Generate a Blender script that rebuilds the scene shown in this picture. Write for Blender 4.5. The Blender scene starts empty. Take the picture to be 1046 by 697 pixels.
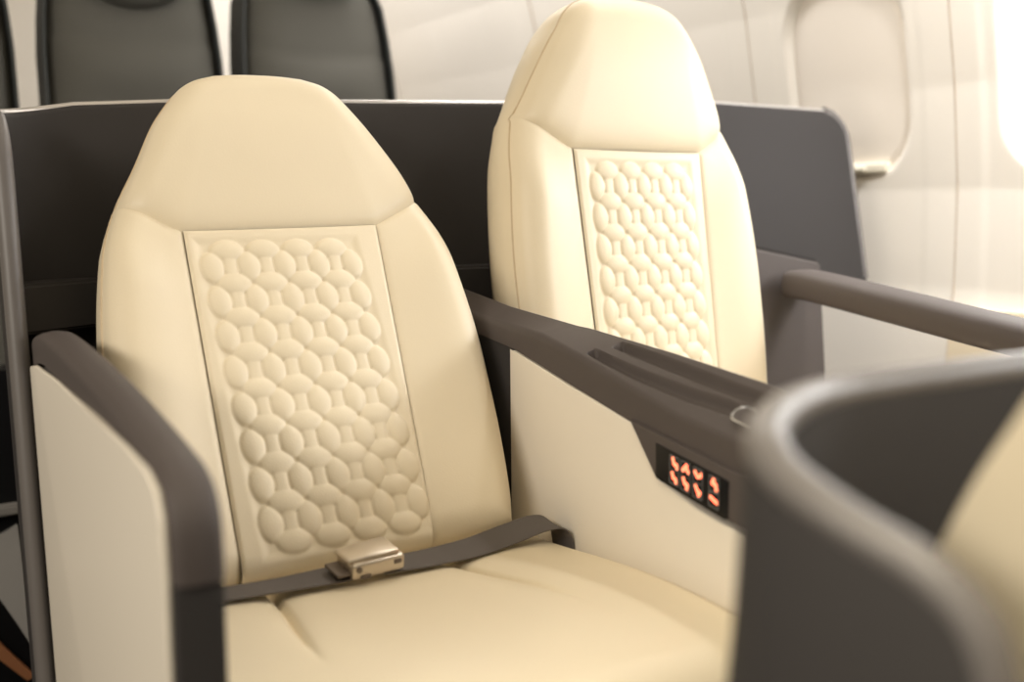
import bpy, bmesh, math, random
from mathutils import Vector, Matrix
random.seed(4)
SC = bpy.context.scene
COL = SC.collection
PI = math.pi
S = 0.045                       # pitch of the quilting, metres

# ------------------------------------------------------------------ materials
def mat(name, col, rough=.5, metal=0., bump=0., scale=200., var=0., emit=None, estr=0., coat=0., spec=.5, sheen=0.):
    m = bpy.data.materials.new(name); m.use_nodes = True
    nt = m.node_tree; b = nt.nodes['Principled BSDF']
    b.inputs['Base Color'].default_value = (*col, 1)
    b.inputs['Roughness'].default_value = rough
    b.inputs['Metallic'].default_value = metal
    b.inputs['Coat Weight'].default_value = coat
    b.inputs['Specular IOR Level'].default_value = spec
    b.inputs['Sheen Weight'].default_value = sheen
    tc = nt.nodes.new('ShaderNodeTexCoord')
    if var:
        n = nt.nodes.new('ShaderNodeTexNoise'); n.inputs['Scale'].default_value = 9; n.inputs['Detail'].default_value = 4
        nt.links.new(tc.outputs['Object'], n.inputs['Vector'])
        mx = nt.nodes.new('ShaderNodeMix'); mx.data_type = 'RGBA'
        mx.inputs['A'].default_value = (*[c * (1 - var) for c in col], 1)
        mx.inputs['B'].default_value = (*[min(1, c * (1 + var)) for c in col], 1)
        nt.links.new(n.outputs['Fac'], mx.inputs['Factor'])
        nt.links.new(mx.outputs['Result'], b.inputs['Base Color'])
    if bump:
        n = nt.nodes.new('ShaderNodeTexNoise'); n.inputs['Scale'].default_value = scale; n.inputs['Detail'].default_value = 3
        nt.links.new(tc.outputs['Object'], n.inputs['Vector'])
        bp = nt.nodes.new('ShaderNodeBump'); bp.inputs['Strength'].default_value = bump; bp.inputs['Distance'].default_value = .001
        nt.links.new(n.outputs['Fac'], bp.inputs['Height']); nt.links.new(bp.outputs['Normal'], b.inputs['Normal'])
    if emit:
        b.inputs['Emission Color'].default_value = (*emit, 1); b.inputs['Emission Strength'].default_value = estr
    return m

M = dict(
    leather=mat('cream_leather', (.795, .70, .525), .45, bump=.12, scale=420, var=.02),
    piping=mat('cream_piping', (.62, .50, .34), .5),
    cap=mat('taupe_cap', (.080, .067, .064), .6, bump=.1, scale=900, spec=.35),
    shell=mat('charcoal_shell', (.047, .044, .044), .62, bump=.06, scale=900, spec=.08),
    edge=mat('glare_edge', (.52, .50, .49), .3, metal=.55),  # pale tone holds the glare of light from behind the shell
    rim=mat('satin_rim', (.13, .12, .117), .42),
    panel=mat('cream_panel', (.80, .745, .65), .40, bump=.03, scale=300),
    wall=mat('cabin_wall', (.91, .875, .825), .5, bump=.03, scale=300),
    shade=mat('window_shade', (.89, .835, .775), .45),
    handle=mat('shade_handle', (.86, .82, .70), .3),
    groove=mat('wall_seam', (.55, .48, .41), .6),
    greyfab=mat('grey_upholstery', (.085, .083, .073), .75, bump=.25, scale=500, var=.06),
    greydark=mat('dark_upholstery', (.035, .04, .042), .7),
    web=mat('belt_webbing', (.105, .092, .086), .7, bump=.5, scale=700),
    metal=mat('buckle_metal', (.62, .55, .46), .33, metal=.85),
    metald=mat('buckle_recess', (.16, .13, .11), .5, metal=.5),
    black=mat('glossy_black', (.009, .009, .010), .3, spec=.2),
    frame=mat('button_frame', (.14, .145, .15), .35),
    orange=mat('orange_icon', (.9, .25, .1), .5, emit=(1.0, .25, .14), estr=1.7),
    copper=mat('copper_trim', (.62, .27, .13), .35, metal=.6),
    carpet=mat('dark_carpet', (.03, .028, .027), .95, bump=.6, scale=300),
    ltgrey=mat('light_grey_panel', (.36, .35, .34), .5),
    midgrey=mat('grey_bar', (.22, .21, .20), .45),
    silver=mat('silver_edge', (.55, .55, .56), .25, metal=.7),
)

# ------------------------------------------------------------------ helpers
def link(o, parent=None):
    COL.objects.link(o)
    if parent is not None: o.parent = parent
    return o
def mesh(name, verts, faces, m, parent=None, smooth=True, sharp=None):
    me = bpy.data.meshes.new(name)
    me.from_pydata([tuple(v) for v in verts], [], faces)
    me.materials.append(m)
    bm = bmesh.new(); bm.from_mesh(me)
    bmesh.ops.remove_doubles(bm, verts=bm.verts, dist=1e-6)
    bmesh.ops.recalc_face_normals(bm, faces=bm.faces)
    bm.to_mesh(me); bm.free()
    if smooth:
        me.shade_smooth()
        if sharp: me.set_sharp_from_angle(angle=math.radians(sharp))
    return link(bpy.data.objects.new(name, me), parent)
def bmobj(name, bm, m, parent=None, smooth=True, sharp=35):
    me = bpy.data.meshes.new(name)
    bmesh.ops.recalc_face_normals(bm, faces=bm.faces)
    bm.to_mesh(me); bm.free()
    for k in (m if isinstance(m, (list, tuple)) else [m]): me.materials.append(k)
    if smooth:
        me.shade_smooth(); me.set_sharp_from_angle(angle=math.radians(sharp))
    return link(bpy.data.objects.new(name, me), parent)
def empty(name, loc=(0, 0, 0)):
    o = bpy.data.objects.new(name, None); o.location = loc; o.empty_display_size = .1
    return link(o)
def tag(o, label=None, cat=None, group=None, kind=None):
    if label: o['label'] = label
    if cat: o['category'] = cat
    if group: o['group'] = group
    if kind: o['kind'] = kind
    return o
def box(bm, lo, hi, bev=0., seg=2, mi=0, mtx=None):
    lo = Vector(lo); hi = Vector(hi)
    r = bmesh.ops.create_cube(bm, size=1)
    vs = r['verts']
    for v in vs: v.co = Vector([(lo[i] + hi[i]) / 2 + v.co[i] * (hi[i] - lo[i]) for i in range(3)])
    fs = set(f for v in vs for f in v.link_faces)
    if bev:
        es = set(e for v in vs for e in v.link_edges)
        q = bmesh.ops.bevel(bm, geom=list(es), offset=bev, segments=seg, affect='EDGES', profile=.5)
        fs = set(f for f in fs if f.is_valid) | set(q['faces'])
        vs = list(set(v for f in fs for v in f.verts))
    for f in fs: f.material_index = mi
    if mtx is not None:
        for v in vs: v.co = mtx @ v.co
    return vs
def boxobj(name, lo, hi, m, parent=None, bev=.004, seg=3):
    bm = bmesh.new(); box(bm, lo, hi, bev, seg); return bmobj(name, bm, m, parent)
def grid_faces(nu, nv, off=0, closed_u=False):
    f = []
    for j in range(nv - 1):
        for i in range(nu if closed_u else nu - 1):
            a = j * nu + i; b = j * nu + (i + 1) % nu
            f.append((off + a, off + b, off + b + nu, off + a + nu))
    return f
def tube(name, pts, r, m, parent=None, n=8, closed=False):
    pts = [Vector(p) for p in pts]; vs = []; N = len(pts)
    for i, p in enumerate(pts):
        a = pts[(i - 1) % N] if (closed or i) else pts[0]
        b = pts[(i + 1) % N] if (closed or i < N - 1) else pts[-1]
        t = (b - a).normalized()
        ref = Vector((0, 0, 1)) if abs(t.z) < .9 else Vector((0, 1, 0))
        x = t.cross(ref).normalized(); y = t.cross(x)
        for k in range(n):
            w = 2 * PI * k / n; vs.append(p + x * math.cos(w) * r + y * math.sin(w) * r)
    fs = []
    for i in range(N if closed else N - 1):
        for k in range(n):
            a = i * n + k; b = i * n + (k + 1) % n; c = ((i + 1) % N) * n
            fs.append((a, b, c + (k + 1) % n, c + k))
    if not closed:
        fs.append(tuple(range(n))); fs.append(tuple((N - 1) * n + k for k in range(n)))
    return mesh(name, vs, fs, m, parent, sharp=60)
def lerp(a, b, t): return a + (b - a) * t
def sm(t):
    t = max(0., min(1., t)); return t * t * (3 - 2 * t)
def interp(tab, x):
    if x <= tab[0][0]: return tab[0][1]
    for (a, va), (b, vb) in zip(tab, tab[1:]):
        if x <= b: return va + (vb - va) * (x - a) / (b - a)
    return tab[-1][1]
def catmull(P, n, closed=False):
    P = [Vector(p) for p in P]; out = []; N = len(P)
    for i in range(N if closed else N - 1):
        p1 = P[i]; p2 = P[(i + 1) % N]
        p0 = P[(i - 1) % N] if (closed or i > 0) else p1 * 2 - p2
        p3 = P[(i + 2) % N] if (closed or i < N - 2) else p2 * 2 - p1
        for k in range(n):
            t = k / n
            out.append(.5 * ((2 * p1) + (p2 - p0) * t + (2 * p0 - 5 * p1 + 4 * p2 - p3) * t * t + (3 * p1 - p0 - 3 * p2 + p3) * t ** 3))
    if not closed: out.append(P[-1])
    return out
def resample(P, n):
    L = [0]
    for a, b in zip(P, P[1:]): L.append(L[-1] + (b - a).length)
    out = []; k = 0
    for i in range(n):
        s = L[-1] * i / (n - 1)
        while k < len(P) - 2 and L[k + 1] < s: k += 1
        d = L[k + 1] - L[k]
        out.append(P[k].lerp(P[k + 1], 0 if d == 0 else (s - L[k]) / d))
    return out
def dist_poly(p, P):
    best = 1e9
    for a, b in zip(P, P[1:]):
        ab = b - a; t = max(0, min(1, (p - a).dot(ab) / max(ab.length_squared, 1e-12)))
        d = (p - (a + ab * t)).length
        if d < best: best = d
    return best

# ------------------------------------------------------------------ the seat: outline and seams, in quilt pitches (u across, v up)
SIDE = [(4.86, -5.05), (5.08, -4.), (5.24, -2.4), (5.31, -.9), (5.34, 1.), (5.21, 2.9), (5.03, 4.25), (4.85, 5.0), (4.56, 5.86)]
HEADSIDE = [(4.56, 5.86), (4.0, 6.9), (3.36, 8.02), (2.84, 8.78), (2.44, 9.32), (1.98, 9.67), (1.35, 9.88)]
TOP = [(1.35, 9.88), (.65, 9.95), (0, 9.965), (-.65, 9.95), (-1.35, 9.88)]
QL = 2.78; QT = 4.74; QB = -5.05
def V2(l): return [Vector(p) for p in l]
side_r = catmull(V2(SIDE), 6); head_r = catmull(V2(HEADSIDE), 6); top_c = catmull(V2(TOP), 6)
mir = lambda P: [Vector((-p.x, p.y)) for p in P]
OUT = side_r + head_r[1:] + top_c[1:] + mir(head_r)[::-1][1:] + mir(side_r)[::-1][1:]
n_b = 24
OUT += [Vector((lerp(-4.86, 4.86, k / n_b), -5.05)) for k in range(1, n_b)]
OUTC = OUT + [OUT[0]]
diag_r = catmull(V2([(4.56, 5.86), (4.15, 5.50), (3.45, 5.06), (QL + .12, QT)]), 6)
seam_head = diag_r + [Vector((lerp(QL + .12, -QL - .02, k / 12), QT - .05 * math.sin(PI * k / 12))) for k in range(1, 13)] + mir(diag_r)[::-1][1:]
q_r = [Vector((lerp(2.56, QL + .12, k / 10), lerp(QB, QT, k / 10))) for k in range(11)]
q_l = [Vector((lerp(-2.62, -QL - .02, k / 10), lerp(QB, QT, k / 10))) for k in range(11)]
SEAMS = [seam_head, q_r, q_l]

def is_head(p):
    u = abs(p.x)
    return p.y > interp([(0, QT), (QL + .12, QT), (3.45, 5.06), (4.15, 5.50), (4.56, 5.86), (9, 5.86)], u) + .001
def base(p):
    u, v = abs(p.x), p.y
    return .34 * sm((u - QL + .1) / 1.9) * sm((dist_poly(p, seam_head) - .05) / 2.2) if not is_head(p) else 0.
def height(p, puff, roll=1.0, kind='bolster'):
    ds = min(dist_poly(p, s) for s in SEAMS)
    do = dist_poly(p, OUTC)
    h = base(p) + puff * (1 - math.exp(-ds / .38)) - .05 * math.exp(-(ds / .08) ** 2)
    if kind == 'head':
        h += .46 * sm(ds / 3.6)
    r = roll
    if do < r: h -= (r - math.sqrt(max(0, r * r - (r - do) ** 2)))
    return h
def edge_n(p):
    if p.y < -5.0 and abs(p.x) < QL: return .06 * math.cos(PI / 2 * p.x / QL) - .6
    if is_head(p) or p.y > 5.85: return height(p, .30, .9, 'head')
    return height(p, .08, .85)
def coons(b, t, l, r, nu, nv):
    b = resample(b, nu); t = resample(t, nu); l = resample(l, nv); r = resample(r, nv); out = []
    for j in range(nv):
        y = j / (nv - 1)
        for i in range(nu):
            x = i / (nu - 1)
            p = b[i] * (1 - y) + t[i] * y + l[j] * (1 - x) + r[j] * x
            p -= b[0] * (1 - x) * (1 - y) + b[-1] * x * (1 - y) + t[0] * (1 - x) * y + t[-1] * x * y
            out.append(p)
    return out
def to3(p, n): return Vector((p.x * S, n * S, p.y * S))

def head_verts():
    l = mir(head_r); r = head_r; b = seam_head[::-1]; t = top_c[::-1]
    P = coons(b, t, l, r, 70, 48)
    return [to3(p, height(p, .30, .9, 'head')) for p in P], grid_faces(70, 48)
def bolster_verts(sgn):
    if sgn > 0: inner, outer, top, bot = q_r, side_r, diag_r[::-1], [Vector((2.56, QB)), Vector((4.86, QB))]
    else: inner, outer, top, bot = q_l, mir(side_r), mir(diag_r)[::-1], [Vector((-2.62, QB)), Vector((-4.86, QB))]
    P = coons(bot, top, inner, outer, 34, 90)
    return [to3(p, height(p, .08, .85)) for p in P], grid_faces(34, 90)
def quilt_h(u, v):
    """sewn honeycomb: tall ovals, wide ovals and little square bridges"""
    best = 0.
    ci = round(u + 2); cj = round(3.5 - v)
    for i in (ci - 1, ci, ci + 1):
        for j in (cj - 1, cj, cj + 1):
            if 0 <= i <= 4 and 0 <= j <= 7:
                x = (u - (i - 2)) / .328; y = (v - (3.5 - j)) / .462
                r = abs(x) ** 1.85 + abs(y) ** 1.85
                if r < 1: best = max(best, (1 - r) ** .45)
    fi = math.floor(u + 2); fj = round(4 - v)
    for i in (fi - 1, fi, fi + 1):
        for j in (fj - 1, fj, fj + 1):
            if 0 <= i <= 3 and 0 <= j <= 8:
                x = (u - (i - 1.5)) / .462; y = (v - (4 - j)) / .335
                r = abs(x) ** 1.85 + abs(y) ** 1.85
                if r < 1: best = max(best, (1 - r) ** .45)
            if 0 <= i <= 3 and 0 <= j <= 7:
                x = abs(u - (i - 1.5)) / .205; y = abs(v - (3.5 - j))
                if x < 1 and y < .27: best = max(best, .60 * (1 - x ** 2.5) ** .5)
    inside = max(abs(u) - 2.18, abs(v) - 4.2)
    flat = .5 * sm((inside + .05) / .3)
    return max(best, flat if inside > -.05 else 0)
def quilt_verts(uc=.035, slope=-.056, tilt=.022):
    nu, nv = 151, 271; vs = []
    for j in range(nv):
        t = j / (nv - 1); v = lerp(QB, QT, t)
        ul = lerp(-2.62, -QL - .02, t); ur = lerp(2.56, QL + .12, t)
        for i in range(nu):
            x = i / (nu - 1); u = lerp(ul, ur, x)
            vv = v - (.05 * math.sin(PI * x) if j == nv - 1 else .05 * math.sin(PI * x) * sm((v - 3.8) / .9))
            e = min(u - ul, ur - u, QT - v)
            k = sm(e / .09)
            h = -.07 + .05 * k + .14 * quilt_h((u - uc - slope * v) / 1.012, (v + tilt * u + .13) / 1.039) + .06 * math.sin(PI * x)
            do = v - QB
            if do < .6: h -= .6 - math.sqrt(.36 - (.6 - do) ** 2)
            vs.append(to3(Vector((u, vv)), h))
    return vs, grid_faces(nu, nv)
def body_verts():
    """side gusset and back of the backrest"""
    N = len(OUT); vs = []; rows = 7
    cx = Vector((0, 1.5))
    for k in range(rows):
        t = k / (rows - 1)
        for p in OUT:
            n0 = edge_n(p) - .015
            d = (p - cx).normalized()
            inset = .10 * math.sin(PI * t) - .35 * t * t
            vs.append(to3(p + d * inset, lerp(n0, -2.3, t)))
    fs = grid_faces(N, rows, closed_u=True)
    vs.append(to3(Vector((0, 1.5)), -2.75)); c = len(vs) - 1; o = (rows - 1) * N
    for i in range(N): fs.append((o + i, o + (i + 1) % N, c))
    return vs, fs
def piping_pts():
    pts = []
    for p in OUT:
        pts.append(to3(p, edge_n(p)))
    return pts

def cushion_verts(w=.2582, y0=.03, y1=.56):
    nu, nv = 221, 140; vs = []
    def seamd(x, y):
        s = .104 + .035 * sm((y - .12) / .28)
        d = abs(abs(x) - s)
        return d, sm((.41 - y) / .16)
    for j in range(nv):
        for i in range(nu):
            a = lerp(-1, 1, i / (nu - 1)); x = w * math.copysign(1 - (1 - abs(a)) ** 1.35, a)
            b = j / (nv - 1); y = lerp(y0, y1, 1 - (1 - b) ** 1.5)
            z = .456 + .025 * sm((y - .08) / .32) - .006 * sm((y - .42) / .12)
            z += .005 * math.exp(-((abs(x) - .18) / .06) ** 2) * sm((.42 - y) / .2)
            d, f = seamd(x, y)
            z -= .009 * f * math.exp(-(d / .0038) ** 2) + .004 * f * math.exp(-(d / .016) ** 2)
            e = w - abs(x); r = .022
            if e < r: z -= r - math.sqrt(max(0, r * r - (r - e) ** 2))
            e = y1 - y; r = .05
            if e < r: z -= r - math.sqrt(max(0, r * r - (r - e) ** 2))
            vs.append(Vector((x, y, z)))
    fs = grid_faces(nu, nv)
    ring = [i for i in range(nu)] + [j * nu + nu - 1 for j in range(1, nv)] + [(nv - 1) * nu + i for i in range(nu - 2, -1, -1)] + [j * nu for j in range(nv - 2, 0, -1)]
    o = len(vs)
    for k in ring:
        v = vs[k]; vs.append(Vector((v.x * .985, v.y, .33)))
    for k in range(len(ring)):
        q = (k + 1) % len(ring); fs.append((ring[k], ring[q], o + q, o + k))
    fs.append(tuple(range(o, o + len(ring))))
    return vs, fs

def make_seat(loc, qc, recline):
    root = empty('lounge_seat', loc)
    v, f = body_verts(); br = mesh('backrest', v, f, M['leather'], root, sharp=60)
    br.location = qc; br.rotation_euler = (recline, 0, 0)
    v, f = head_verts(); mesh('headrest', v, f, M['leather'], br)
    v, f = quilt_verts(); tag(mesh('quilted_panel', v, f, M['leather'], br), 'honeycomb quilted cream leather panel')
    for s in (-1, 1):
        v, f = bolster_verts(s); mesh('side_bolster', v, f, M['leather'], br)
    tube('piping', piping_pts(), .0016, M['piping'], br, 6, True)
    v, f = cushion_verts(); mesh('seat_cushion', v, f, M['leather'], root, sharp=50)
    bm = bmesh.new(); box(bm, (-.22, .06, .02), (.22, .46, .325), .02); bmobj('seat_base', bm, M['shell'], root)
    return root
def copy_tree(o, parent=None):
    c = o.copy(); COL.objects.link(c); c.parent = parent
    for ch in list(o.children): copy_tree(ch, c)
    return c
def part(root, name): return [c for c in root.children if c.name.split('.')[0] == name][0]

R1 = math.radians(32.0); R2 = math.radians(10.76)
seat_a = make_seat((0, 0, 0), (0, 0, .66), R1)
tag(seat_a, 'reclined cream leather seat with grey seat belt lying across its cushion', 'seat', 'cream quilted leather seats')
seat_b = copy_tree(seat_a)
seat_b.location = (.5765, 0, 0); seat_b.rotation_euler = (0, 0, math.radians(-4.5))
part(seat_b, 'backrest').location = (0, -.0615, .7418); part(seat_b, 'backrest').rotation_euler = (R2, 0, 0)
v, f = quilt_verts(0., 0., 0.)
qb = [c for c in part(seat_b, 'backrest').children if c.name.startswith('quilted_panel')][0]
qm = mesh('quilted_panel', v, f, M['leather'])
qb.data = qm.data; bpy.data.objects.remove(qm)
part(seat_b, 'seat_cushion').location = (-.005, -.125, .045); part(seat_b, 'seat_base').location = (0, -.12, 0)
tag(seat_b, 'upright cream leather seat behind the middle console, nearest the window wall', 'seat')
seat_c = copy_tree(seat_a)
seat_c.location = (.135, 1.062, 0); seat_c.rotation_euler = (0, 0, math.radians(-88))
part(seat_c, 'backrest').location = (0, 0, .41); part(seat_c, 'backrest').rotation_euler = (math.radians(8), 0, 0)
part(seat_c, 'seat_cushion').location = (0, -.05, -.26); part(seat_c, 'seat_base').location = (0, -.05, -.002); part(seat_c, 'seat_base').scale = (1, 1, .2)
tag(seat_c, 'blurred cream seat back rising inside the dark curved shell in front', 'seat')

# the leather of the reclined seat has settled a little to one side
def settle(me):
    me = me.copy()
    for v in me.vertices:
        u, w_ = v.co.x / S, v.co.z / S
        v.co.x += S * (.035 * w_ + .17 * sm((abs(u) - 2.9) / 1.2)); v.co.z += .022 * u * S
    return me
for o in [part(seat_a, 'backrest')] + list(part(seat_a, 'backrest').children): o.data = settle(o.data)

# ------------------------------------------------------------------ seat belt
def ribbon(name, pts, wid, m, parent, th=.0016, n=10):
    """pts: (centre, width direction) ; a woven strap with thickness"""
    C = catmull([p[0] for p in pts], n); W = catmull([p[1] for p in pts], n)
    vs = []
    for i, c in enumerate(C):
        t = (C[min(i + 1, len(C) - 1)] - C[max(i - 1, 0)]).normalized()
        w = W[i] - t * W[i].dot(t); w.normalize(); nn = t.cross(w).normalized()
        h = wid / 2
        for a, b in ((-1, -1), (-.5, -1), (0, -1), (.5, -1), (1, -1), (1, 1), (.5, 1), (0, 1), (-.5, 1), (-1, 1)):
            vs.append(c + w * a * h + nn * b * th / 2)
    N = len(C); fs = []
    for i in range(N - 1):
        for k in range(10):
            fs.append((i * 10 + k, i * 10 + (k + 1) % 10, (i + 1) * 10 + (k + 1) % 10, (i + 1) * 10 + k))
    fs += [tuple(range(10)), tuple((N - 1) * 10 + k for k in range(10))]
    return mesh(name, vs, fs, m, parent, sharp=40)
belt = empty('seat_belt', (0, .12, .465))
tag(belt, 'dark grey lap belt with metal buckle lying across the reclined seat cushion', 'seat belt')
def bp(x, y, z): return Vector((x, y - .12, z - .465))
ribbon('webbing', [(bp(-.2594, .150, .425), Vector((0, 1, 0))), (bp(-.2575, .152, .455), Vector((0, 1, 0))), (bp(-.245, .154, .467), Vector((0, 1, 0))), (bp(-.17, .157, .471), Vector((.05, 1, .02))),
                   (bp(-.10, .158, .470), Vector((.05, 1, .0))), (bp(-.045, .160, .471), Vector((0, 1, -.08))), (bp(-.012, .160, .472), Vector((0, 1, -.1)))], .042, M['web'], belt)
ribbon('webbing', [(bp(.012, .160, .471), Vector((.0, 1, -.1))), (bp(.07, .160, .470), Vector((.0, 1, -.12))), (bp(.135, .158, .472), Vector((-.05, 1, -.2))),
                   (bp(.19, .154, .479), Vector((-.1, 1, -.26))), (bp(.226, .154, .485), Vector((-.1, 1, -.2))), (bp(.249, .156, .482), Vector((0, 1, -.1))),
                   (bp(.2600, .160, .463), Vector((.1, 1, 0))), (bp(.2618, .162, .42), Vector((0, 1, 0)))], .042, M['web'], belt)
# buckle: body, lifting lever and latch
BK = Matrix.Translation(bp(.002, .166, .484)) @ Matrix.Rotation(math.radians(-4), 4, 'Z') @ Matrix.Rotation(math.radians(-7), 4, 'X') @ Matrix.Rotation(math.radians(-2), 4, 'Y') @ Matrix.Scale(1.04, 4)
bm = bmesh.new()
box(bm, (-.031, -.020, -.011), (.031, .020, .007), .004, 3, 0, BK)
bk = bmobj('buckle', bm, M['metal'], belt)
bm = bmesh.new()
v = box(bm, (-.034, -.022, .005), (.026, .017, .011), .003, 3, 0)
for q in v:
    if q.co.x < -.02: q.co.y *= .86
    q.co.z += .003 * (1 - (q.co.x / .034) ** 2)
for q in bm.verts: q.co = BK @ q.co
tag(bmobj('lever', bm, M['metal'], bk), 'brushed metal lifting lever')
bm = bmesh.new()
box(bm, (-.022, .0195, -.011), (-.010, .0215, -.006), .0008, 2, 0, BK)
bmobj('notch', bm, M['metald'], bk); bm = bmesh.new()
r = bmesh.ops.create_cone(bm, cap_ends=True, segments=20, radius1=.0032, radius2=.0032, depth=.003, matrix=BK @ Matrix.Translation((-.024, .0205, .001)) @ Matrix.Rotation(PI / 2, 4, 'X'))
bmobj('rivet', bm, M['metald'], bk); bm = bmesh.new()
box(bm, (.017, .0195, -.002), (.026, .0213, .003), .0008, 2, 0, BK)
bmobj('keyhole', bm, M['metald'], bk)
bm = bmesh.new()
box(bm, (-.046, -.017, -.006), (-.028, .016, -.002), .0015, 2, 0, BK)
tag(bmobj('latch_tongue', bm, M['metald'], bk), 'dark latch tongue sewn to the strap')

# ------------------------------------------------------------------ swept shells
def shell_sweep(name, plan, top, th, m, parent, lean=0., zref=1.05, z0=.02, flare=None, nz=10, rim=None, rim_r=.004):
    """plan: dense list of (x, y) at zref; top: list of heights; leans back with height; rounded top edge"""
    P = [Vector(p) for p in plan]; N = len(P); vs = []; prof_n = None; rimpts = []
    for i, p in enumerate(P):
        t = (P[min(i + 1, N - 1)] - P[max(i - 1, 0)]).normalized()
        nn = Vector((t.y, -t.x))                     # right-hand side of the path
        zt = top[i]; h = th / 2; row = []; zb = z0(p) if callable(z0) else z0
        for k in range(nz): row.append((h, lerp(zb, zt - h, (k / (nz - 1)))))
        for k in range(1, 8):
            a = PI * k / 8; row.append((h * math.cos(a), zt - h + h * math.sin(a)))
        for k in range(nz): row.append((-h, lerp(zt - h, zb, (k / (nz - 1)))))
        for o, z in row:
            fl = flare(z) if flare else 0.
            q = p + nn * (o + fl)
            vs.append(Vector((q.x, q.y + lean * (zref - z), z)))
        rimpts.append(Vector((p.x, p.y + lean * (zref - zt), zt)) + Vector((0, 0, -.0005)))
        prof_n = len(row)
    fs = []
    for i in range(N - 1):
        for k in range(prof_n - 1):
            fs.append((i * prof_n + k, i * prof_n + k + 1, (i + 1) * prof_n + k + 1, (i + 1) * prof_n + k))
        fs.append((i * prof_n + prof_n - 1, i * prof_n, (i + 1) * prof_n, (i + 1) * prof_n + prof_n - 1))
    fs += [tuple(range(prof_n)), tuple((N - 1) * prof_n + k for k in range(prof_n))]
    o = mesh(name, vs, fs, m, parent, sharp=50)
    if rim: tag(tube('rim_trim', rimpts, rim_r, rim, o, 8), 'satin grey edge trim')
    return o
def plan_path(pts, rad, step=.008, ends=.002):
    """polyline with rounded corners, densely sampled"""
    P = [Vector(p) for p in pts]; out = [P[0]]
    for i in range(1, len(P) - 1):
        a = (P[i - 1] - P[i]).normalized(); b = (P[i + 1] - P[i]).normalized()
        ang = a.angle(b); d = rad / math.tan(ang / 2)
        c = P[i] + (a + b).normalized() * rad / math.sin(ang / 2)
        s = P[i] + a * d - c; e = P[i] + b * d - c
        for k in range(17):
            t = k / 16; om = s.angle(e)
            q = (s * math.sin((1 - t) * om) + e * math.sin(t * om)) / math.sin(om)
            out.append(c + q)
    out.append(P[-1])
    L = sum((b - a).length for a, b in zip(out, out[1:]))
    return resample(out, int(L / step)), L
def end_round(P, i, tops, r, floor=.05):
    pass

# rear shell wrapping behind both seats
LEAN = .22
plan, L = plan_path([(-.308, -.205), (-.308, -.352), (1.285, -.352)], .10, .006)
# finer samples at both ends for the rounded corners
def refine_ends(P, r, n=14):
    out = []; a, b = P[0], P[-1]
    d0 = (P[3] - P[0]).normalized(); d1 = (P[-4] - P[-1]).normalized()
    for k in range(n): out.append(a + d0 * r * (1 - math.cos(PI / 2 * k / n)))
    out += [p for p in P if (p - a).length > r and (p - b).length > r]
    for k in range(n - 1, -1, -1): out.append(b + d1 * r * (1 - math.cos(PI / 2 * k / n)))
    return out
RA = .06
plan = refine_ends(plan, RA)
def rear_top(p):
    z = interp([(-.31, .985), (-.20, 1.005), (-.06, 1.016), (.5, 1.040), (.95, 1.061), (1.28, 1.058)], p.x)
    if p.x < -.29: z = min(z, .975 + .03 * sm((-.205 - p.y) / .13))
    return z
tops = []
for p in plan:
    z = rear_top(p)
    for e, rr in ((plan[0], .05), (plan[-1], RA)):
        d = (p - e).length
        if d < rr: z -= rr - math.sqrt(max(0, rr * rr - (rr - d) ** 2))
    tops.append(z)
rear = empty('privacy_shell', (.48, -.25, 0))
tag(rear, 'charcoal privacy shell wall standing close behind both quilted cream seats', 'privacy shell')
def under(o, root):
    o.parent = root; o.matrix_parent_inverse = Matrix.Translation(-Vector(root.location)); return o
w = shell_sweep('shell_wall', plan, tops, .020, M['shell'], None, LEAN, 1.05, lambda p: .03 if p.x < .80 else .715); under(w, rear)
def rim_line(P, tops, lean, zref, th, zlow, off=0.):
    pts = []
    t0 = tops[0]; 
    for k in range(8):
        z = lerp(zlow[0], t0, k / 8); pts.append(Vector((P[0].x, P[0].y + lean * (zref - z), z)))
    for p, z in zip(P, tops): pts.append(Vector((p.x, p.y + lean * (zref - z), z)))
    for k in range(1, 9):
        z = lerp(tops[-1], zlow[1], k / 8); pts.append(Vector((P[-1].x, P[-1].y + lean * (zref - z), z)))
    return pts
RL = rim_line(plan, [t - .004 for t in tops], LEAN, 1.05, .02, (.03, .72))
i0 = next(i for i, p in enumerate(plan) if (p - plan[0]).length > RA) + 8
i1 = next(i for i, p in enumerate(plan) if (p - plan[-1]).length < RA) + 8
rt = tube('rim_trim', RL[i0 - 4:i1 + 1], .0068, M['edge'], None, 10); tag(rt, 'satin top edge with back-lit glare put into its pale colour'); under(rt, rear)
for sl_ in (RL[:i0 - 3], RL[i1:]):
    rt = tube('edge_trim', sl_, .0115, M['rim'], None, 12); tag(rt, 'grey end trim'); under(rt, rear)
# ledge running along the inside of the shell
def slab(name, poly, z0, z1, m, parent, bev=.004, lean=0., zref=0.):
    bm = bmesh.new()
    vs = [bm.verts.new((p[0], p[1], z0)) for p in poly]
    f = bm.faces.new(vs)
    e = bmesh.ops.extrude_face_region(bm, geom=[f])
    for q in e['geom']:
        if isinstance(q, bmesh.types.BMVert): q.co.z = z1
    if bev: bmesh.ops.bevel(bm, geom=[x for x in bm.edges], offset=bev, segments=3, affect='EDGES')
    if lean:
        for q in bm.verts: q.co.y += lean * (zref - q.co.z)
    return bmobj(name, bm, m, parent)
lg = slab('ledge', [(-.296, -.341), (-.296, -.24), (-.20, -.300), (.80, -.300), (.80, -.341)], .715, .775, M['shell'], None, .004, LEAN, 1.05); under(lg, rear)

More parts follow.
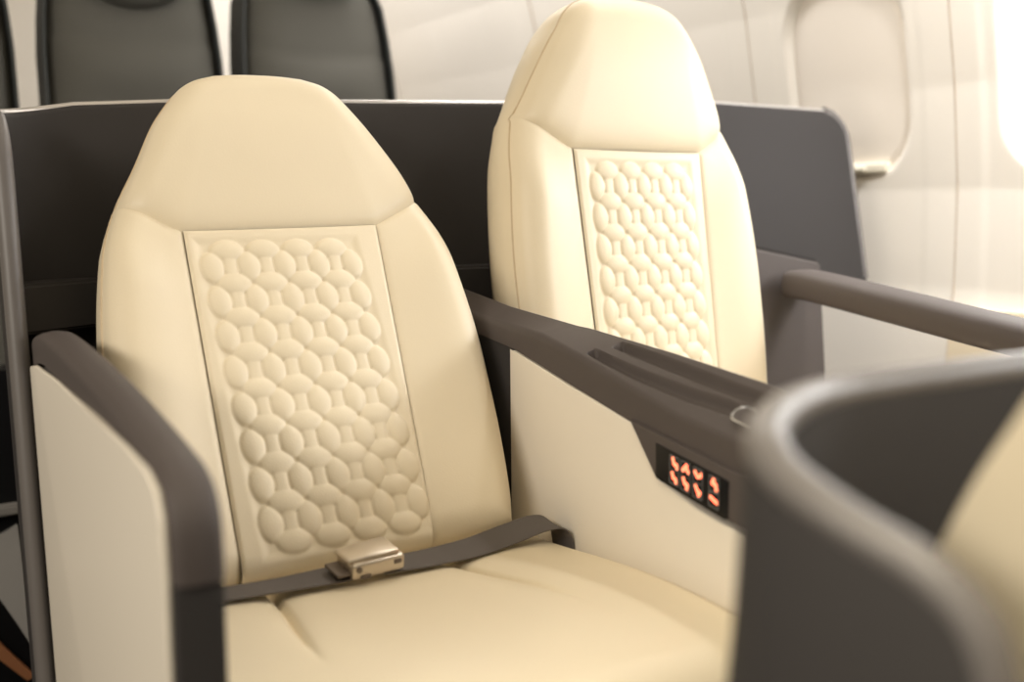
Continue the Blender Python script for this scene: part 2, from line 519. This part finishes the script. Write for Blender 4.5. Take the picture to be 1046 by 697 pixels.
# pedestal block right of the window seat, with the folding armrest bar in front
post = empty('pedestal_block', (.905, -.2, 0))
tag(post, 'dark grey pedestal block between the window seat and the wall', 'pedestal')
bm = bmesh.new()
vs = [(.838, -.125), (1.0, -.125), (1.0, -.225), (.838, -.225)]
b0 = [bm.verts.new((x, y + .08, .03)) for x, y in vs]; b1 = [bm.verts.new((x, y, z)) for (x, y), z in zip(vs, (.797, .768, .772, .806))]
bm.faces.new(b0); bm.faces.new(b1)
for k in range(4): bm.faces.new((b0[k], b0[(k + 1) % 4], b1[(k + 1) % 4], b1[k]))
for q in bm.verts:
    if q.co.y > -.1: pass
bmesh.ops.bevel(bm, geom=list(bm.edges), offset=.005, segments=3, affect='EDGES')
under(bmobj('block', bm, M['cap'], None), post)
bm = bmesh.new()
tp = [(.846, -.131, .7975), (.992, -.131, .7705), (.992, -.219, .7745), (.846, -.219, .8065)]
b0 = [bm.verts.new((x, y + .002, z - .002)) for x, y, z in tp]; b1 = [bm.verts.new((x, y + .002, z + .003)) for x, y, z in tp]
bm.faces.new(b0); bm.faces.new(b1)
for k in range(4): bm.faces.new((b0[k], b0[(k + 1) % 4], b1[(k + 1) % 4], b1[k]))
bmesh.ops.bevel(bm, geom=list(bm.edges), offset=.0015, segments=2, affect='EDGES')
under(bmobj('top_plate', bm, M['shell'], None), post)
bar = empty('armrest_bar', (.90, -.1, .74))
tag(bar, 'slim dark folding armrest bar crossing in front of the cabin wall', 'armrest')
def capsule_bar(name, pts, w, h, m, parent):
    C = catmull([Vector(p) for p in pts], 10); N = len(C); vs = []; n = 20
    for i, c in enumerate(C):
        s = i / (N - 1); d = min(1, s * (N - 1) / 6)
        k = math.sqrt(max(0, 1 - (1 - d) ** 2)) if d < 1 else 1
        k = max(k, .05)
        for q in range(n):
            a = 2 * PI * q / n; ca, sa = math.cos(a), math.sin(a)
            x = math.copysign(abs(ca) ** .55, ca) * w / 2 * k; z = math.copysign(abs(sa) ** .55, sa) * h / 2 * (.35 + .65 * k if d < 1 else 1)
            vs.append(c + Vector((x, 0, z)))
    fs = grid_faces(n, N, closed_u=True); fs += [tuple(range(n)), tuple((N - 1) * n + k for k in range(n))]
    return mesh(name, vs, fs, m, parent, sharp=50)
bo = capsule_bar('bar', [(.912, -.113, .733), (.912, -.06, .734), (.912, .1, .715), (.912, .3, .690), (.912, .52, .665)], .078, .050, M['cap'], None); under(bo, bar)
bm = bmesh.new()
bmesh.ops.create_cone(bm, cap_ends=True, segments=28, radius1=.016, radius2=.016, depth=.03, matrix=Matrix.Translation((.94, -.095, .733)) @ Matrix.Rotation(PI / 2, 4, 'Y'))
bmesh.ops.bevel(bm, geom=list(bm.edges), offset=.002, segments=2, affect='EDGES')
under(bmobj('hinge', bm, M['cap'], None), bar)

# ------------------------------------------------------------------ armrest at the picture's left
arm = empty('armrest', (-.28, .2, 0))
tag(arm, 'dark capped armrest with cream outer panel beside the reclined seat', 'armrest')
def profile_extrude(name, poly, x0, x1, m, parent, bev, seg=4):
    bm = bmesh.new()
    vs = [bm.verts.new((x0, y, z)) for y, z in poly]
    f = bm.faces.new(vs)
    e = bmesh.ops.extrude_face_region(bm, geom=[f])
    for q in e['geom']:
        if isinstance(q, bmesh.types.BMVert): q.co.x = x1
    if bev:
        es = [g for g in bm.edges if abs(g.verts[0].co.x - g.verts[1].co.x) < 1e-6]
        bmesh.ops.bevel(bm, geom=es, offset=bev, segments=seg, affect='EDGES', profile=.5)
    return bmobj(name, bm, m, parent, sharp=30)
def arm_top(y): return interp([(-.3, .742), (-.12, .737), (.1, .731), (.31, .719), (.42, .708)], y)
def arc(cy, cz, r, a0, a1, n=12): return [(cy + r * math.cos(lerp(a0, a1, k / n)), cz + r * math.sin(lerp(a0, a1, k / n))) for k in range(n + 1)]
topc = [(-.20, arm_top(-.2)), (-.05, arm_top(-.05)), (.1, arm_top(.1)), (.22, arm_top(.22)), (.32, arm_top(.32)), (.40, .7105)]
corner = catmull([Vector(p) for p in [(.40, .7105), (.455, .7015), (.500, .684), (.527, .652), (.534, .61)]], 5)
cap = topc[:-1] + [tuple(p) for p in corner] 
inner = [(.518, .61)] + [(.500, .655), (.47, .675), (.40, .690)] + [(.2, .702), (0, .710), (-.20, .715)]
def cap_sweep(name, path, x0, x1, h, r, m):
    P = resample(catmull([Vector(p) for p in path], 8), 90); N = len(P); vs = []; n = 0
    for i, p in enumerate(P):
        t = (P[min(i + 1, N - 1)] - P[max(i - 1, 0)]).normalized(); nn = Vector((-t.y, t.x))
        row = [(x0, -h), (x0, -h * .6)]
        row += [(x0 + r - r * math.cos(a), -r + r * math.sin(a)) for a in [PI / 2 * k / 6 for k in range(7)]]
        row += [(lerp(x0 + r, x1 - r, k / 3), .0012 * math.sin(PI * k / 3)) for k in (1, 2)]
        row += [(x1 - r + r * math.sin(a), -r + r * math.cos(a)) for a in [PI / 2 * k / 6 for k in range(7)]]
        row += [(x1, -h * .6), (x1, -h)]
        for x, d in row:
            q = p + nn * d; vs.append(Vector((x, q.x, q.y)))
        n = len(row)
    fs = grid_faces(n, N, closed_u=True); fs += [tuple(range(n)), tuple((N - 1) * n + k for k in range(n))]
    return mesh(name, vs, fs, m, None, sharp=50)
ARMP = [(-.105, .722), (-.05, .731), (0, .7335), (.1, .7305), (.22, .7245), (.32, .7175), (.40, .7095), (.46, .7025), (.496, .697), (.519, .686), (.532, .667), (.5355, .645), (.536, .623)]
capo = cap_sweep('arm_cap', ARMP, -.2965, -.2605, .034, .010, M['cap']); under(capo, arm)
body = profile_extrude('arm_core', [(.045, .03), (-.06, .690), (0, .7005), (.2, .692), (.39, .676), (.45, .669), (.482, .660), (.499, .645), (.503, .622), (.5335, .622), (.530, .03)], -.2965, -.2615, M['shell'], None, .004); under(body, arm)
pan = profile_extrude('side_panel', [(.036, .03), (-.097, .688), (-.05, .695), (.1, .699), (.31, .697), (.42, .6965), (.485, .693), (.511, .685), (.524, .668), (.528, .63), (.515, .03)], -.3010, -.2962, M['panel'], None, .0025); under(pan, arm)
tag(pan, 'smooth cream outer panel')

# ------------------------------------------------------------------ centre console
con = empty('seat_console', (.30, .15, 0))
tag(con, 'dark topped console with lit buttons between the two cream seats', 'console')
NEAR = [(-.30, .742), (-.07, .722), (.09, .710), (.18, .694), (.28, .673), (.36, .657), (.44, .647), (.72, .62)]
FAR = [(-.30, .760), (-.16, .750), (-.02, .733), (.10, .717), (.295, .703), (.448, .689), (.72, .664)]
def xfar(y): return interp([(-.30, .296), (-.02, .302), (.12, .3345), (.72, .3345)], y)
LOW = [(-.30, .720), (.036, .684), (.162, .656), (.289, .630), (.45, .595), (.72, .55)]
XN, XF = .266, .3345
def xnear(y): return interp([(-.30, .262), (.04, .264), (.10, .266), (.20, .2665), (.72, .2655)], y)
CY1 = .62
def console_top():
    rows = []; ny = 260
    W = .068
    def chan(t, y):
        d = 0.
        x = t * W
        k_ = sm((y - .2) / .26)
        for c, hw, ys in ((lerp(.0135, .027, k_), lerp(.0095, .0085, k_), .190), (lerp(.0500, .0490, k_), lerp(.0100, .0075, k_), .205)):
            ye = .60
            yy = max(ys - y, 0, y - ye); dx = abs(x - c)
            q = math.hypot(max(dx - hw * .5, 0), yy) - hw * .5
            d = max(d, sm((-q + .0012) / .0024) * (1. - .0 * dx))
        return d * .0105
    ts = [k / 70 for k in range(71)]
    for j in range(ny + 1):
        y = lerp(-.215, CY1, j / ny); XF = xfar(y); zn = interp(NEAR, y); zf = interp(FAR, y); zl = interp(LOW, y); xn = xnear(y); r = .010
        row = []
        # inner face going up, soft edge, top, soft edge, far side down
        row += [(xn, zl), (xn, lerp(zl, zn - r, .35)), (xn, lerp(zl, zn - r, .75))]
        n1 = Vector((-1, 0)); n2 = Vector((-(zf - zn), XF - xn)).normalized()
        for k in range(7):
            a = k / 6; m_ = (n1 * (1 - a) + n2 * a).normalized()
            c = Vector((xn + r, zn - r * .9)); row.append(tuple(c + m_ * r))
        x0, z0 = row[-1]; x1, z1 = XF - r, zf
        for t in ts[1:]:
            row.append((lerp(x0, x1, t), lerp(z0, z1, t) - chan(t * 1.0, y)))
        for k in range(1, 7):
            a = PI / 2 * k / 6; row.append((XF - r + r * math.sin(a), zf - r + r * math.cos(a)))
        row += [(XF, zf - .05), (XF - .01, zl - .03), (xn + .012, zl - .004)]
        rows.append([Vector((x, y, z)) for x, z in row])
    n = len(rows[0]); vs = [v for r_ in rows for v in r_]
    fs = grid_faces(n, len(rows), closed_u=True)
    fs += [tuple(range(n)), tuple((len(rows) - 1) * n + k for k in range(n))]
    return vs, fs
v, f = console_top(); under(mesh('console_top', v, f, M['cap'], None, sharp=55), con)
# dark inner post at the back, cream side panel, button pod
bm = bmesh.new(); 
bk_ = profile_extrude('back_post', [(-.06, .05), (-.195, .730), (.034, .684), (.050, .05)], .2660, .290, M['shell'], None, .004); under(bk_, con)
pn = profile_extrude('side_panel', [(.036, .05), (.024, .683), (.162, .655), (.289, .629), (.337, .577), (.40, .560), (.60, .53), (.60, .05)], .2650, .303, M['panel'], None, .003); under(pn, con)
tag(pn, 'smooth cream side panel')
pod = profile_extrude('button_pod', [(.289, .634), (.3355, .580), (.345, .576), (.62, .536), (.62, .60), (.45, .612)], .2615, .303, M['cap'], None, .002); under(pod, con)
# black glass with eight lit buttons
def pod_z(y, k):  # k 0 bottom .. 1 top of the glass
    return lerp(interp([(.33, .584), (.45, .5645), (.6, .54)], y), interp([(.33, .6165), (.45, .6015), (.6, .583)], y), k)
gl = profile_extrude('control_panel', [(.3385, .5795), (.347, .5775), (.447, .5605), (.452, .562), (.452, .601), (.338, .617)], .2600, .27, M['black'], None, .0008); under(gl, con)
BUT = [(693, 469), (705, 474.5), (718, 480), (734, 488), (691.6, 488), (704, 493), (716, 500), (732, 508)]
CAM_C = Vector((-.4562154, 1.2289171, .87453432))
BY = [.3705, .3885, .4080, .4325]
def strokes(k):
    """little lit seat pictograms: back, seat and leg strokes, each in another pose"""
    P = {0: [(-.42, .75), (-.12, -.1), (.5, -.1), (.62, -.7)], 1: [(-.7, -.35), (-.15, .25), (.2, .7), (.2, .1), (.7, -.3)], 2: [(-.75, .5), (-.1, -.15), (.45, .1), (.8, .55)],
         3: [(-.1, .8), (-.45, .1), (.3, .1), (.5, -.75)], 4: [(-.5, .6), (-.25, -.1), (.35, -.25), (.45, -.75)], 5: [(-.5, .75), (-.2, .05), (.45, -.05), (.3, -.75)],
         6: [(-.55, .65), (-.1, 0), (.5, -.15), (.1, -.7)], 7: [(-.8, .25), (-.2, .05), (.3, -.1), (.8, -.2)]}
    return P[k]
for k in range(8):
    y = BY[k % 4]; z = pod_z(y, .705 if k < 4 else .27); s = .0067
    bm = bmesh.new(); sl = -.13
    X0 = .2600
    for a0, a1, b0_, b1_ in ((-1.12, 1.12, 1.05, 1.2), (-1.12, 1.12, -1.2, -1.05), (-1.12, -1., -1.2, 1.2), (1., 1.12, -1.2, 1.2)):
        box(bm, (X0 - .0009, y + a0 * s, z + b0_ * s), (X0 + .001, y + a1 * s, z + b1_ * s), 0, 1, 0)
    pts = strokes(k); wd = .30
    for (p, q) in zip(pts, pts[1:]):
        a = Vector(p); b = Vector(q); t = (b - a).normalized(); nrm = Vector((-t.y, t.x)) * wd
        poly = [a - t * .15 + nrm, b + t * .15 + nrm, b + t * .15 - nrm, a - t * .15 - nrm]
        f1 = [bm.verts.new((X0 - .0006, y + g.x * s, z + g.y * s)) for g in poly]
        f0 = [bm.verts.new((X0 + .0006, y + g.x * s, z + g.y * s)) for g in poly]
        F = [bm.faces.new(f1), bm.faces.new(f0)] + [bm.faces.new((f1[i], f1[(i + 1) % 4], f0[(i + 1) % 4], f0[i])) for i in range(4)]
        for q_ in F: q_.material_index = 1
    r = bmesh.ops.create_icosphere(bm, subdivisions=1, radius=s * .3, matrix=Matrix.Translation((X0, y + pts[0][0] * s, z + pts[0][1] * s)) @ Matrix.Diagonal((.3, 1, 1, 1)))
    for q_ in set(f_ for v_ in r['verts'] for f_ in v_.link_faces): q_.material_index = 1
    for q_ in bm.verts: q_.co.z += sl * (q_.co.y - y)
    o = bmobj('button', bm, [M['frame'], M['orange']], None)
    o.parent = gl
    tag(o, 'orange lit seat button')
# oval release near the front end of the console top
bm = bmesh.new(); n = 32
def cap_ring(hw, hl, dz):
    out = []
    for k in range(n):
        a = 2 * PI * k / n; x = math.cos(a) * hw; y = math.sin(a) * hw + math.copysign(hl - hw, math.sin(a)); out.append((x, y, dz))
    return out
yc = .462; zc = lerp(interp(NEAR, yc), interp(FAR, yc), .30)
TM = Matrix.Translation((.2905, yc, zc)) @ Matrix.Rotation(math.atan2(-.04, .27), 4, 'X') @ Matrix.Rotation(-math.atan2(.042, .068), 4, 'Y')
rings = [cap_ring(.0125, .036, -.006), cap_ring(.0125, .036, .0025), cap_ring(.0110, .0345, .0038), cap_ring(.0095, .033, .0020)]
rv = [[bm.verts.new(TM @ Vector(p)) for p in rg] for rg in rings]
for a, b in zip(rv, rv[1:]):
    for k in range(n): bm.faces.new((a[k], a[(k + 1) % n], b[(k + 1) % n], b[k]))
c = bm.faces.new(rv[-1]); c.material_index = 1; bm.faces.new(rv[0])
ov = bmobj('release_plate', bm, [M['silver'], M['cap']], None); under(ov, con); tag(ov, 'silver edged oval plate')

# ------------------------------------------------------------------ shell of the seat in front (close to the camera)
FSC = .62
def fsp(x, y, z):   # a point measured on the far reading of the rim, pulled along to its real nearer place
    return (CAM_C.x + (x - CAM_C.x) * FSC, CAM_C.y + (y - CAM_C.y) * FSC, CAM_C.z + (z - CAM_C.z) * FSC)
RIM3 = [(.62, .783, .766), (.40, .783, .766), (.179, .785, .766), (.079, .785, .766), (.024, .791, .766), (-.027, .811, .766), (-.064, .834, .764), (-.088, .856, .760), (-.097, .877, .752),
        (-.0985, .900, .744), (-.0955, .923, .736), (-.090, .947, .7275), (-.086, .965, .716), (-.0845, .976, .701), (-.084, .983, .672), (-.084, .987, .63), (-.084, .989, .56), (-.084, .991, .42), (-.084, .992, .25)]
R3 = catmull(RIM3, 7)
FP = [Vector((p.x, p.y)) for p in R3]; FT = [p.z for p in R3]
front = empty('curved_shell', (.15, .80, 0))
tag(front, 'out of focus dark curved shell closest to the viewer at lower right', 'privacy shell')
fw_ = shell_sweep('shell_wall', FP, FT, .020, M['shell'], None, 0., 1., .03, flare=lambda z: -.02 * sm((.77 - z) / .4)); under(fw_, front)
rp = [Vector((p.x, p.y, z - .004)) for p, z in zip(FP, FT)]
rr = tube('rim_trim', rp, .0112, M['rim'], None, 12); tag(rr, 'satin grey edge trim'); under(rr, front)

# ------------------------------------------------------------------ cabin
def wx(z):   # curved side wall
    return interp([(0, 1.33), (.4, 1.40), (.7, 1.425), (.9, 1.42), (1.1, 1.395), (1.3, 1.355), (1.5, 1.30), (1.8, 1.18), (2.1, 1.0)], z)
WY = [-.44 + .535 * k for k in range(-4, 5)]; WZ = 1.135; WH = .21; WW = .158
def rr_sdf(y, z, hw, hh, r):
    a = abs(y) - hw + r; b = abs(z) - hh + r
    return math.hypot(max(a, 0), max(b, 0)) + min(max(a, b), 0) - r
def wall_grid(y0, y1, z0, z1, step):
    ny = int((y1 - y0) / step) + 1; nz = int((z1 - z0) / step) + 1; vs = []
    for j in range(nz):
        z = lerp(z0, z1, j / (nz - 1))
        for i in range(ny):
            y = lerp(y0, y1, i / (ny - 1)); x = wx(z)
            k = min(WY, key=lambda w_: abs(w_ - y)); d = rr_sdf(y - k, z - WZ, WW, WH, .12)
            x += .020 * sm((-d + .008) / .016) * (k > -.6)                 # recess
            x += 0
            g = abs(y - (k + .2675)) if y > k else abs(y - (k - .2675))
            x += 0             # panel joint
            x -= .003 * sm((.075 - g) / .012)                    # raised cover strip between windows
            vs.append(Vector((x, y, z)))
    return vs, grid_faces(ny, nz)
v, f = wall_grid(-2.62, 1.9, 0, 2.1, .0075)
tag(mesh('wall_right', v, f, M['wall'], None), 'cream curved cabin side wall', None, None, 'structure')
def shade_mesh(yc, drop):
    """shade filling the recess down to a given depth: slightly bowed, with a thick lip"""
    vs = []; fs = []; n = 48; rings = []
    for s, dx in ((1.0, .0195), (.985, .0155), (.90, .0145), (.5, .014), (.02, .0135)):
        rg = []
        for k in range(n):
            a = 2 * PI * k / n; ca, sa = math.cos(a), math.sin(a)
            y = math.copysign(abs(ca) ** .62, ca) * (WW - .004) * s; z = math.copysign(abs(sa) ** .62, sa) * (WH - .004) * s
            rg.append(len(vs)); vs.append(Vector((wx(WZ + z) + dx, yc + y, WZ + z)))
        rings.append(rg)
    for a, b in zip(rings, rings[1:]):
        for k in range(n): fs.append((a[k], a[(k + 1) % n], b[(k + 1) % n], b[k]))
    fs.append(tuple(rings[-1]))
    return vs, fs
w1 = empty('window_1', (1.43, WY[4], WZ)); tag(w1, 'cabin window with its cream shade pulled down', None, None, 'structure')
v, f = shade_mesh(WY[4], 0); under(mesh('window_shade', v, f, M['shade'], None), w1)
def lip(yc, z):
    bm = bmesh.new(); x = wx(z)
    box(bm, (x - .004, yc - .11, z - .012), (x + .030, yc + .10, z + .010), .004, 3)
    box(bm, (x - .012, yc - .09, z - .010), (x + .0, yc + .05, z + .004), .005, 3)
    return bm
under(bmobj('shade_handle', lip(WY[4], WZ - WH + .022), M['handle'], None), w1)

pane_m = mat('bright_pane', (.9, .9, .9), .2, emit=(1., .97, .92), estr=2.0)
for n_, (yy, za, zb_) in enumerate(((-.166, .0, 2.05), (-.714, .0, 2.05), (-1.60, .0, 2.05)), 1):
    tag(tube('trim_%d' % n_, [(wx(lerp(za, zb_, q / 40)) - .0022, yy, lerp(za, zb_, q / 40)) for q in range(41)], .0022, M['groove']), 'thin joint between wall panels', None, None, 'structure')
dv = []; df = []
for q in range(15):
    z = lerp(.04, .665, q / 14)
    for yy in (-.16, 1.7):
        dv.append((wx(z) - .012, yy, z)); dv.append((wx(z) + .004, yy, z))
for q in range(14):
    a = q * 4; b = a + 4
    df += [(a, a + 2, b + 2, b), (a, b, b + 1, a + 1), (a + 2, a + 3, b + 3, b + 2)]
df += [(0, 1, 3, 2), (56, 58, 59, 57)]
tag(mesh('baseboard_right', dv, df, mat('dado_cream', (.86, .755, .58), .45), None, sharp=40), 'cream lower wall panel', None, None, 'structure')
k = 1
for yc in WY[5:9]:
    k += 1
    wn = empty('window_%d' % k, (1.43, yc, WZ)); tag(wn, 'open cabin window letting daylight in', None, None, 'structure')
    v, f = shade_mesh(yc, 0); under(mesh('window_pane', v, f, pane_m, None), wn)
bm = bmesh.new(); box(bm, (-3.0, -2.75, 0), (1.6, -2.65, 2.1), 0)
tag(bmobj('wall_rear', bm, M['wall'], None, False), 'beige partition behind the rear seats', None, None, 'structure')
bm = bmesh.new(); box(bm, (-3.0, -2.75, -.05), (1.6, 2.6, 0), 0)
tag(bmobj('floor', bm, M['carpet'], None, False), 'dark cabin carpet', None, None, 'structure')
cab = empty('low_cabinet', (-.45, -.74, 0))
tag(cab, 'dark low cabinet with pale panel and copper strip behind the left privacy wing', 'cabinet')
under(boxobj('body', (-.80, -.775, .0), (-.215, -.712, .60), M['black'], None, .004), cab)
def plate(name, poly, y0, y1, m, bev=.0015):
    bm = bmesh.new()
    a = [bm.verts.new((x, y0, z)) for x, z in poly]; b = [bm.verts.new((x, y1, z)) for x, z in poly]
    bm.faces.new(a); bm.faces.new(b); n = len(poly)
    for k in range(n): bm.faces.new((a[k], a[(k + 1) % n], b[(k + 1) % n], b[k]))
    bmesh.ops.bevel(bm, geom=list(bm.edges), offset=bev, segments=2, affect='EDGES')
    o = bmobj(name, bm, m, None); under(o, cab); return o
tag(plate('rail', [(-.78, .345), (-.22, .3575), (-.22, .3745), (-.78, .364)], -.714, -.690, M['midgrey'], .003), 'grey rail')
tag(plate('door_panel', [(-.78, .295), (-.30, .317), (-.262, .336), (-.2475, .110), (-.30, .222), (-.45, .42 - .20 + .03), (-.78, .25)], -.714, -.703, M['ltgrey']), 'pale grey panel')
tag(plate('copper_strip', [(-.42, .30 - .0), (-.300, .136), (-.2497, .0665), (-.2620, .0600), (-.312, .118), (-.435, .285)], -.7135, -.699, M['copper']), 'copper strip')
# ------------------------------------------------------------------ grey seats of the row behind
def make_grey():
    root = empty('economy_seat', (0, 0, 0)); W = .195
    nu, nv = 41, 60; vs = []
    def hw(z): return interp([(.40, .18), (.7, .188), (1.1, .189), (1.24, .186), (1.36, .172), (1.44, .135), (1.485, .08), (1.5, .0)], z)
    for j in range(nv):
        t = j / (nv - 1); z = lerp(.42, 1.5, 1 - (1 - t) ** 1.6)
        for i in range(nu):
            a = lerp(-1, 1, i / (nu - 1)); x = a * max(hw(z), .012)
            y = .05 * (1 - abs(a) ** 5) + .012 * math.cos(a * 9) * 0 - .18 * (z - .42)
            y += .02 * sm((.10 - abs(z - 1.16)) / .1) * (1 - a * a) - .006 * math.exp(-((z - 1.22 - .03 * a * a) / .012) ** 2)
            vs.append(Vector((x, y, z)))
    fs = grid_faces(nu, nv); o = len(vs)
    for q in list(vs): vs.append(Vector((q.x, -.18 * (q.z - .42) - .07, q.z)))
    fs += [tuple(o + k for k in f_) for f_ in grid_faces(nu, nv)]
    ring = [i for i in range(nu)] + [j * nu + nu - 1 for j in range(1, nv)] + [(nv - 1) * nu + i for i in range(nu - 2, -1, -1)] + [j * nu for j in range(nv - 2, 0, -1)]
    for k in range(len(ring)):
        a, b = ring[k], ring[(k + 1) % len(ring)]; fs.append((a, b, o + b, o + a))
    mesh('backrest', vs, fs, M['greyfab'], root, sharp=60)
    # padded headrest
    vs = []; nu2, nv2 = 31, 24
    for j in range(nv2):
        for i in range(nu2):
            a = lerp(-1, 1, i / (nu2 - 1)); b = lerp(-1, 1, j / (nv2 - 1))
            x = a * .115 * (1 - .12 * max(0, -b) ** 3 - .1 * max(0, b)); z = 1.385 + b * .085 - .03 * a * a * (b < 0) * 0 + (.035 * a * a if b < 0 else 0) * -b
            e = max(abs(a), abs(b)) ** 6
            vs.append(Vector((x, .055 - .18 * (z - .42) + .045 * (1 - e) , z)))
    mesh('headrest', vs, grid_faces(nu2, nv2), M['greyfab'], root)
    # darker side cover
    for s in (-1, 1):
        prof = [(z, hw(z)) for z in (.42, .6, .8, 1.0, 1.2, 1.28, 1.36, 1.42)]
        vs = []
        for z, h in prof:
            for yy in (.035, -.075):
                for xx in (0, .006): vs.append(Vector((s * (h + xx + .001), yy - .18 * (z - .42), z)))
        fs = []
        for i in range(len(prof) - 1):
            a = i * 4; b = a + 4
            for p_, q_ in ((0, 1), (1, 3), (3, 2), (2, 0)): fs.append((a + p_, a + q_, b + q_, b + p_))
        fs += [(0, 1, 3, 2), tuple(len(vs) - 4 + q_ for q_ in (0, 1, 3, 2))]
        mesh('side_cover', vs, fs, M['greydark'], root, sharp=40)
    bm = bmesh.new(); box(bm, (-.19, -.05, .33), (.19, .42, .45), .04, 4); bmobj('seat_cushion', bm, M['greyfab'], root)
    for x in (-.13, .13):
        bm = bmesh.new(); box(bm, (x - .02, .0, .0), (x + .02, .36, .33), .006); bmobj('seat_leg', bm, M['greydark'], root)
    return root
g0 = make_grey()
GY = -1.22
gx = [.099, .537, -.345]
gl_ = ['grey upholstered seat of the row behind, showing left of the reclined cream headrest', 'grey upholstered seat of the row behind, against the beige wall above the shell', 'grey upholstered seat of the row behind, cut off by the left picture edge']
for i, x in enumerate(gx):
    o = g0 if i == 0 else copy_tree(g0)
    o.location = (x, GY, 0)
    if i: part(o, 'headrest').location.z = .07
    tag(o, gl_[i], 'seat', 'grey seats of the row behind')

# ------------------------------------------------------------------ light
def area(name, loc, target, sx, sy, power, col, spread=180):
    l = bpy.data.lights.new(name, 'AREA'); l.shape = 'RECTANGLE'; l.size = sx; l.size_y = sy; l.energy = power; l.color = col
    l.spread = math.radians(spread)
    o = bpy.data.objects.new(name, l); link(o); o.location = loc
    o.rotation_euler = (Vector(target) - Vector(loc)).to_track_quat('-Z', 'Y').to_euler()
    return o
for i, yc in enumerate(WY[5:9]):
    area('window_daylight', (1.41, yc, WZ), (0., yc - .25, .75), .27, .34, 12.5, (.98, .99, 1.))
area('ceiling_lamp', (-.35, .7, 2.05), (-.25, .5, 0), .7, 3.2, 5.5, (1., .86, .64))
area('aisle_fill', (-2.3, 1.0, 1.75), (.2, .3, .55), 1.6, .5, 34, (1., .92, .80))  # added fill off frame, lifts the console and arm panels
area('sidewall_fill', (.95, -.3, 2.05), (1.5, -.35, .9), 4.4, .12, 34, (1., .96, .91))  # added, unseen light that brightens the side wall
area('sidewall_fill', (1.12, .55, 2.0), (1.42, .5, .8), 1.0, .08, 26, (1., .96, .9), 90)  # added stronger light for the blown-out forward stretch of wall
area('front_seat_fill', (-.35, 1.15, 1.75), (.08, 1.02, .55), .12, .12, 2.2, (1., .90, .70), 70)  # added, unseen light on the front seat and curved shell
w = bpy.data.worlds.new('cabin_world'); SC.world = w; w.use_nodes = True
w.node_tree.nodes['Background'].inputs['Color'].default_value = (1., .82, .58, 1)
w.node_tree.nodes['Background'].inputs['Strength'].default_value = .36

# ------------------------------------------------------------------ camera
cam = bpy.data.cameras.new('camera'); co = bpy.data.objects.new('camera', cam); link(co)
B = [[0.8567088342474372, 0.5158003231119551, 0.0], [-0.0662686395152152, 0.11006764897648393, -0.991712448276007], [0.5115256012549125, -0.8496088154712098, -0.12847731291713732]]
rx, dn, fwd = Vector(B[0]), Vector(B[1]), Vector(B[2])
mw = Matrix.Identity(4)
for i, c in enumerate((rx, -dn, -fwd)):
    for j in range(3): mw[j][i] = c[j]
mw.translation = CAM_C
# the layout above was measured with x to the right and y towards the viewer; turn it into Blender's right-handed frame
FX = Matrix.Diagonal((-1, 1, 1, 1))
for me in bpy.data.meshes:
    me.transform(FX); me.flip_normals(); me.update()
for o in bpy.data.objects:
    if o is co: continue
    pi_ = o.matrix_parent_inverse.copy(); mb = o.matrix_basis.copy()
    o.matrix_parent_inverse = FX @ pi_ @ FX
    o.matrix_basis = FX @ mb @ FX
co.matrix_world = FX @ mw
cam.sensor_width = 36; cam.lens = 1100 / 1046 * 36; cam.clip_start = .02
cam.dof.use_dof = True; cam.dof.focus_distance = 1.40; cam.dof.aperture_fstop = 2.3; cam.dof.aperture_blades = 0
SC.camera = co
SC.view_settings.view_transform = 'Standard'; SC.view_settings.look = 'None'
SC.view_settings.exposure = 0.04; SC.view_settings.gamma = 1.0; SC.view_settings.use_curve_mapping = False
SC.cycles.max_bounces = 8; SC.cycles.diffuse_bounces = 5
SC.cycles.sample_clamp_indirect = 6
